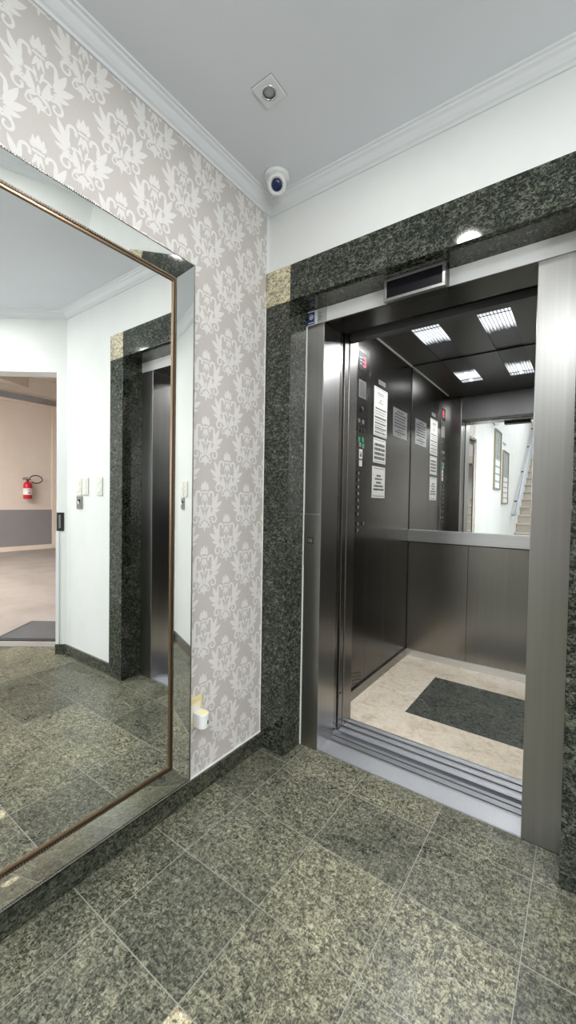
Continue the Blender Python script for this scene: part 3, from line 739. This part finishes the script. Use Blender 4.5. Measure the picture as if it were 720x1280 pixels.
gt = gbox((1.95, 9.7, -4.3, -4.2, 0, 3.8), 'peach', 'wall_garage_end', 'end wall of the garage', 'wall')
gx = BM(); prism(gx, [(RX+.1, -4.2), (RX+.2, -4.2), (RX+.2, RY-.1), (RX+.1, RY)], 'z', 0, 3.8); struct(obj('wall_garage_near', gx, 'peach'), 'garage side of the lobby wall', 'wall')
gx = BM(); dbox(gx, -.5, 1.3, .14, .2, 2.6, 3.8); dbox(gx, -1.0, .06, .135, .2, 0, 2.6); box(gx, 1.8, 1.9, .3, 6, 0, 3.8); struct(obj('wall_garage_lift', gx, 'peach'), 'garage side of the lift wall', 'wall')

# mat outside the doorway
dm = thing('door_mat', 'dark grey rubber-edged mat on the garage floor outside the doorway', 'mat', dg(.5, .6))
def quad(bm, e0, e1, o0, o1, z0, z1): dbox(bm, e0, e1, o0, o1, z0, z1)
bm = BM(); quad(bm, -.25, .74, .27, .80, -.003, .006); obj('border', bm, 'rubber', dm, .003)
bm = BM(); quad(bm, -.22, .71, .30, .77, .006, .010); obj('pile', bm, 'mat_grey', dm)

# fire extinguisher
ex, ey = 8.72, 2.46
fe = thing('fire_extinguisher', 'red fire extinguisher with black hose hung on the peach garage wall', 'fire extinguisher', (ex, ey, 1.14))
bm = BM(); lathe(bm, [(0, 1.14), (.075, 1.14), (.085, 1.155), (.085, 1.44), (.075, 1.48), (.04, 1.505), (.028, 1.51), (.028, 1.53), (0, 1.53)], (ex, ey, 0), 24); obj('cylinder', bm, 'red', fe)
bm = BM(); lathe(bm, [(.0865, 1.23), (.0865, 1.37), (.085, 1.37), (.085, 1.23), (.0865, 1.23)], (ex, ey, 0), 24)
lb = obj('paper_label', bm, 'plastic_white', fe)
bm = BM(); [box(bm, ex-.090, ex-.0868, ey-.02, ey+.025, z, z+.010) for z in (1.26, 1.28, 1.33)]; obj('label_print', bm, 'ink', lb)
bm = BM(); lathe(bm, [(0, 1.53), (.02, 1.53), (.02, 1.56), (0, 1.56)], (ex, ey, 0), 16); box(bm, ex-.02, ex+.02, ey-.10, ey+.06, 1.56, 1.575); box(bm, ex-.015, ex+.015, ey-.09, ey+.02, 1.59, 1.605); vlv = obj('valve_handle', bm, 'rubber', fe)
bm = BM(); pts = [(ex-.02, ey+.03, 1.56)]+[(ex-.02, ey+.16-.13*math.cos(a), 1.575+.085*math.sin(a)) for a in [PI*k/12 for k in range(2, 22)]]; tube(bm, pts, .011, 8); obj('hose', bm, 'rubber', fe)
boxo('wall_bracket', (ex+.08, 8.846, ey-.03, ey+.03, 1.40, 1.46), 'grey_plate', fe)

# ------------------------------------------------------------------ behind the camera: pictures, stairs, handrail (seen in the cab mirror)
def picture(label, y0, y1, z0, z1, rows_, cols, flower):
    x = -.0245
    t = thing('framed_picture', label, 'picture', (x, (y0+y1)/2, z0), 'pictures on the wall by the stairs')
    bm = BM(); tt = .018
    for b in ((y0, y1, z0, z0+tt), (y0, y1, z1-tt, z1), (y0, y0+tt, z0+tt, z1-tt), (y1-tt, y1, z0+tt, z1-tt)): box(bm, x, x+.03, *b)
    obj('frame', bm, 'picture_frame', t, .002)
    boxo('picture_sheet', (x, x+.012, y0+tt, y1-tt, z0+tt, z1-tt), 'print_grey', t)
    bm = BM(); zt = z0+(z1-z0)*.52; H = zt-z0-tt; W = y1-y0-2*tt
    for i in range(rows_):
        for j in range(cols):
            box(bm, x+.012, x+.0126, y0+tt+W*(j+.03)/cols, y0+tt+W*(j+.97)/cols, z0+tt+H*(i+.10)/rows_, z0+tt+H*(i+.86)/rows_)
    obj('white_panes', bm, 'pic_white', t)
    if flower:
        bm = BM(); tube(bm, [(x+.013, y0+W*.5+.04*math.sin(k), zt+.02+.055*k) for k in range(7)], .01, 6); obj('grey_stem', bm, 'grey', t)
    return t
picture('tall framed picture of grey sky over white panes, higher and nearer the lift', -3.42, -2.83, 1.435, 2.445, 4, 1, True)
picture('framed picture with white window panes, lower and nearer the stairs', -4.34, -3.70, 1.192, 2.184, 5, 2, False)
sp = boxo('wall_ornament', (-.0245, -.015, -4.02, -3.72, 2.30, 2.33), 'print_grey')
tag(sp, 'thin grey ornament on the wall above the lower framed picture', 'ornament')
stc = thing('staircase', 'beige stone stairs rising away along the white left wall', 'stairs', (.6, -4.95, 0))
for k in range(13):
    bm = BM(); y1 = -4.95-.30*k; box(bm, -.02, 1.25, y1-.32, y1, .19*k, .19*(k+1)-.03)
    s_ = obj('step', bm, 'stair', stc)
    boxo('tread', (-.02, 1.25, y1-.33, y1+.025, .19*(k+1)-.03, .19*(k+1)), 'ramp_grey' if False else 'stair', s_, .004)
boxo('landing', (-.02, RX-.02, -9.69, -8.87, 2.45, 2.66), 'stair', stc)
hr = thing('stair_handrail', 'grey-blue handrail fixed to the white wall above the stairs', 'handrail', (.05, -5, 1.0))
bm = BM(); pa = Vector((.07, -4.93, 1.00)); pb_ = Vector((.07, -8.6, 3.55)); d_ = (pb_-pa)
tube(bm, [(.0, -4.93, .97), (.06, -4.93, .985), tuple(pa), tuple(pb_)], .03, 12); obj('rail', bm, 'rail', hr)
for t in (.14, .42, .70, .93):
    p = pa+d_*t; bm = BM(); tube(bm, [(p.x, p.y, p.z-.01), (p.x, p.y, p.z-.09), (-.02, p.y, p.z-.10)], .014, 8); obj('bracket', bm, 'dark_metal', hr)
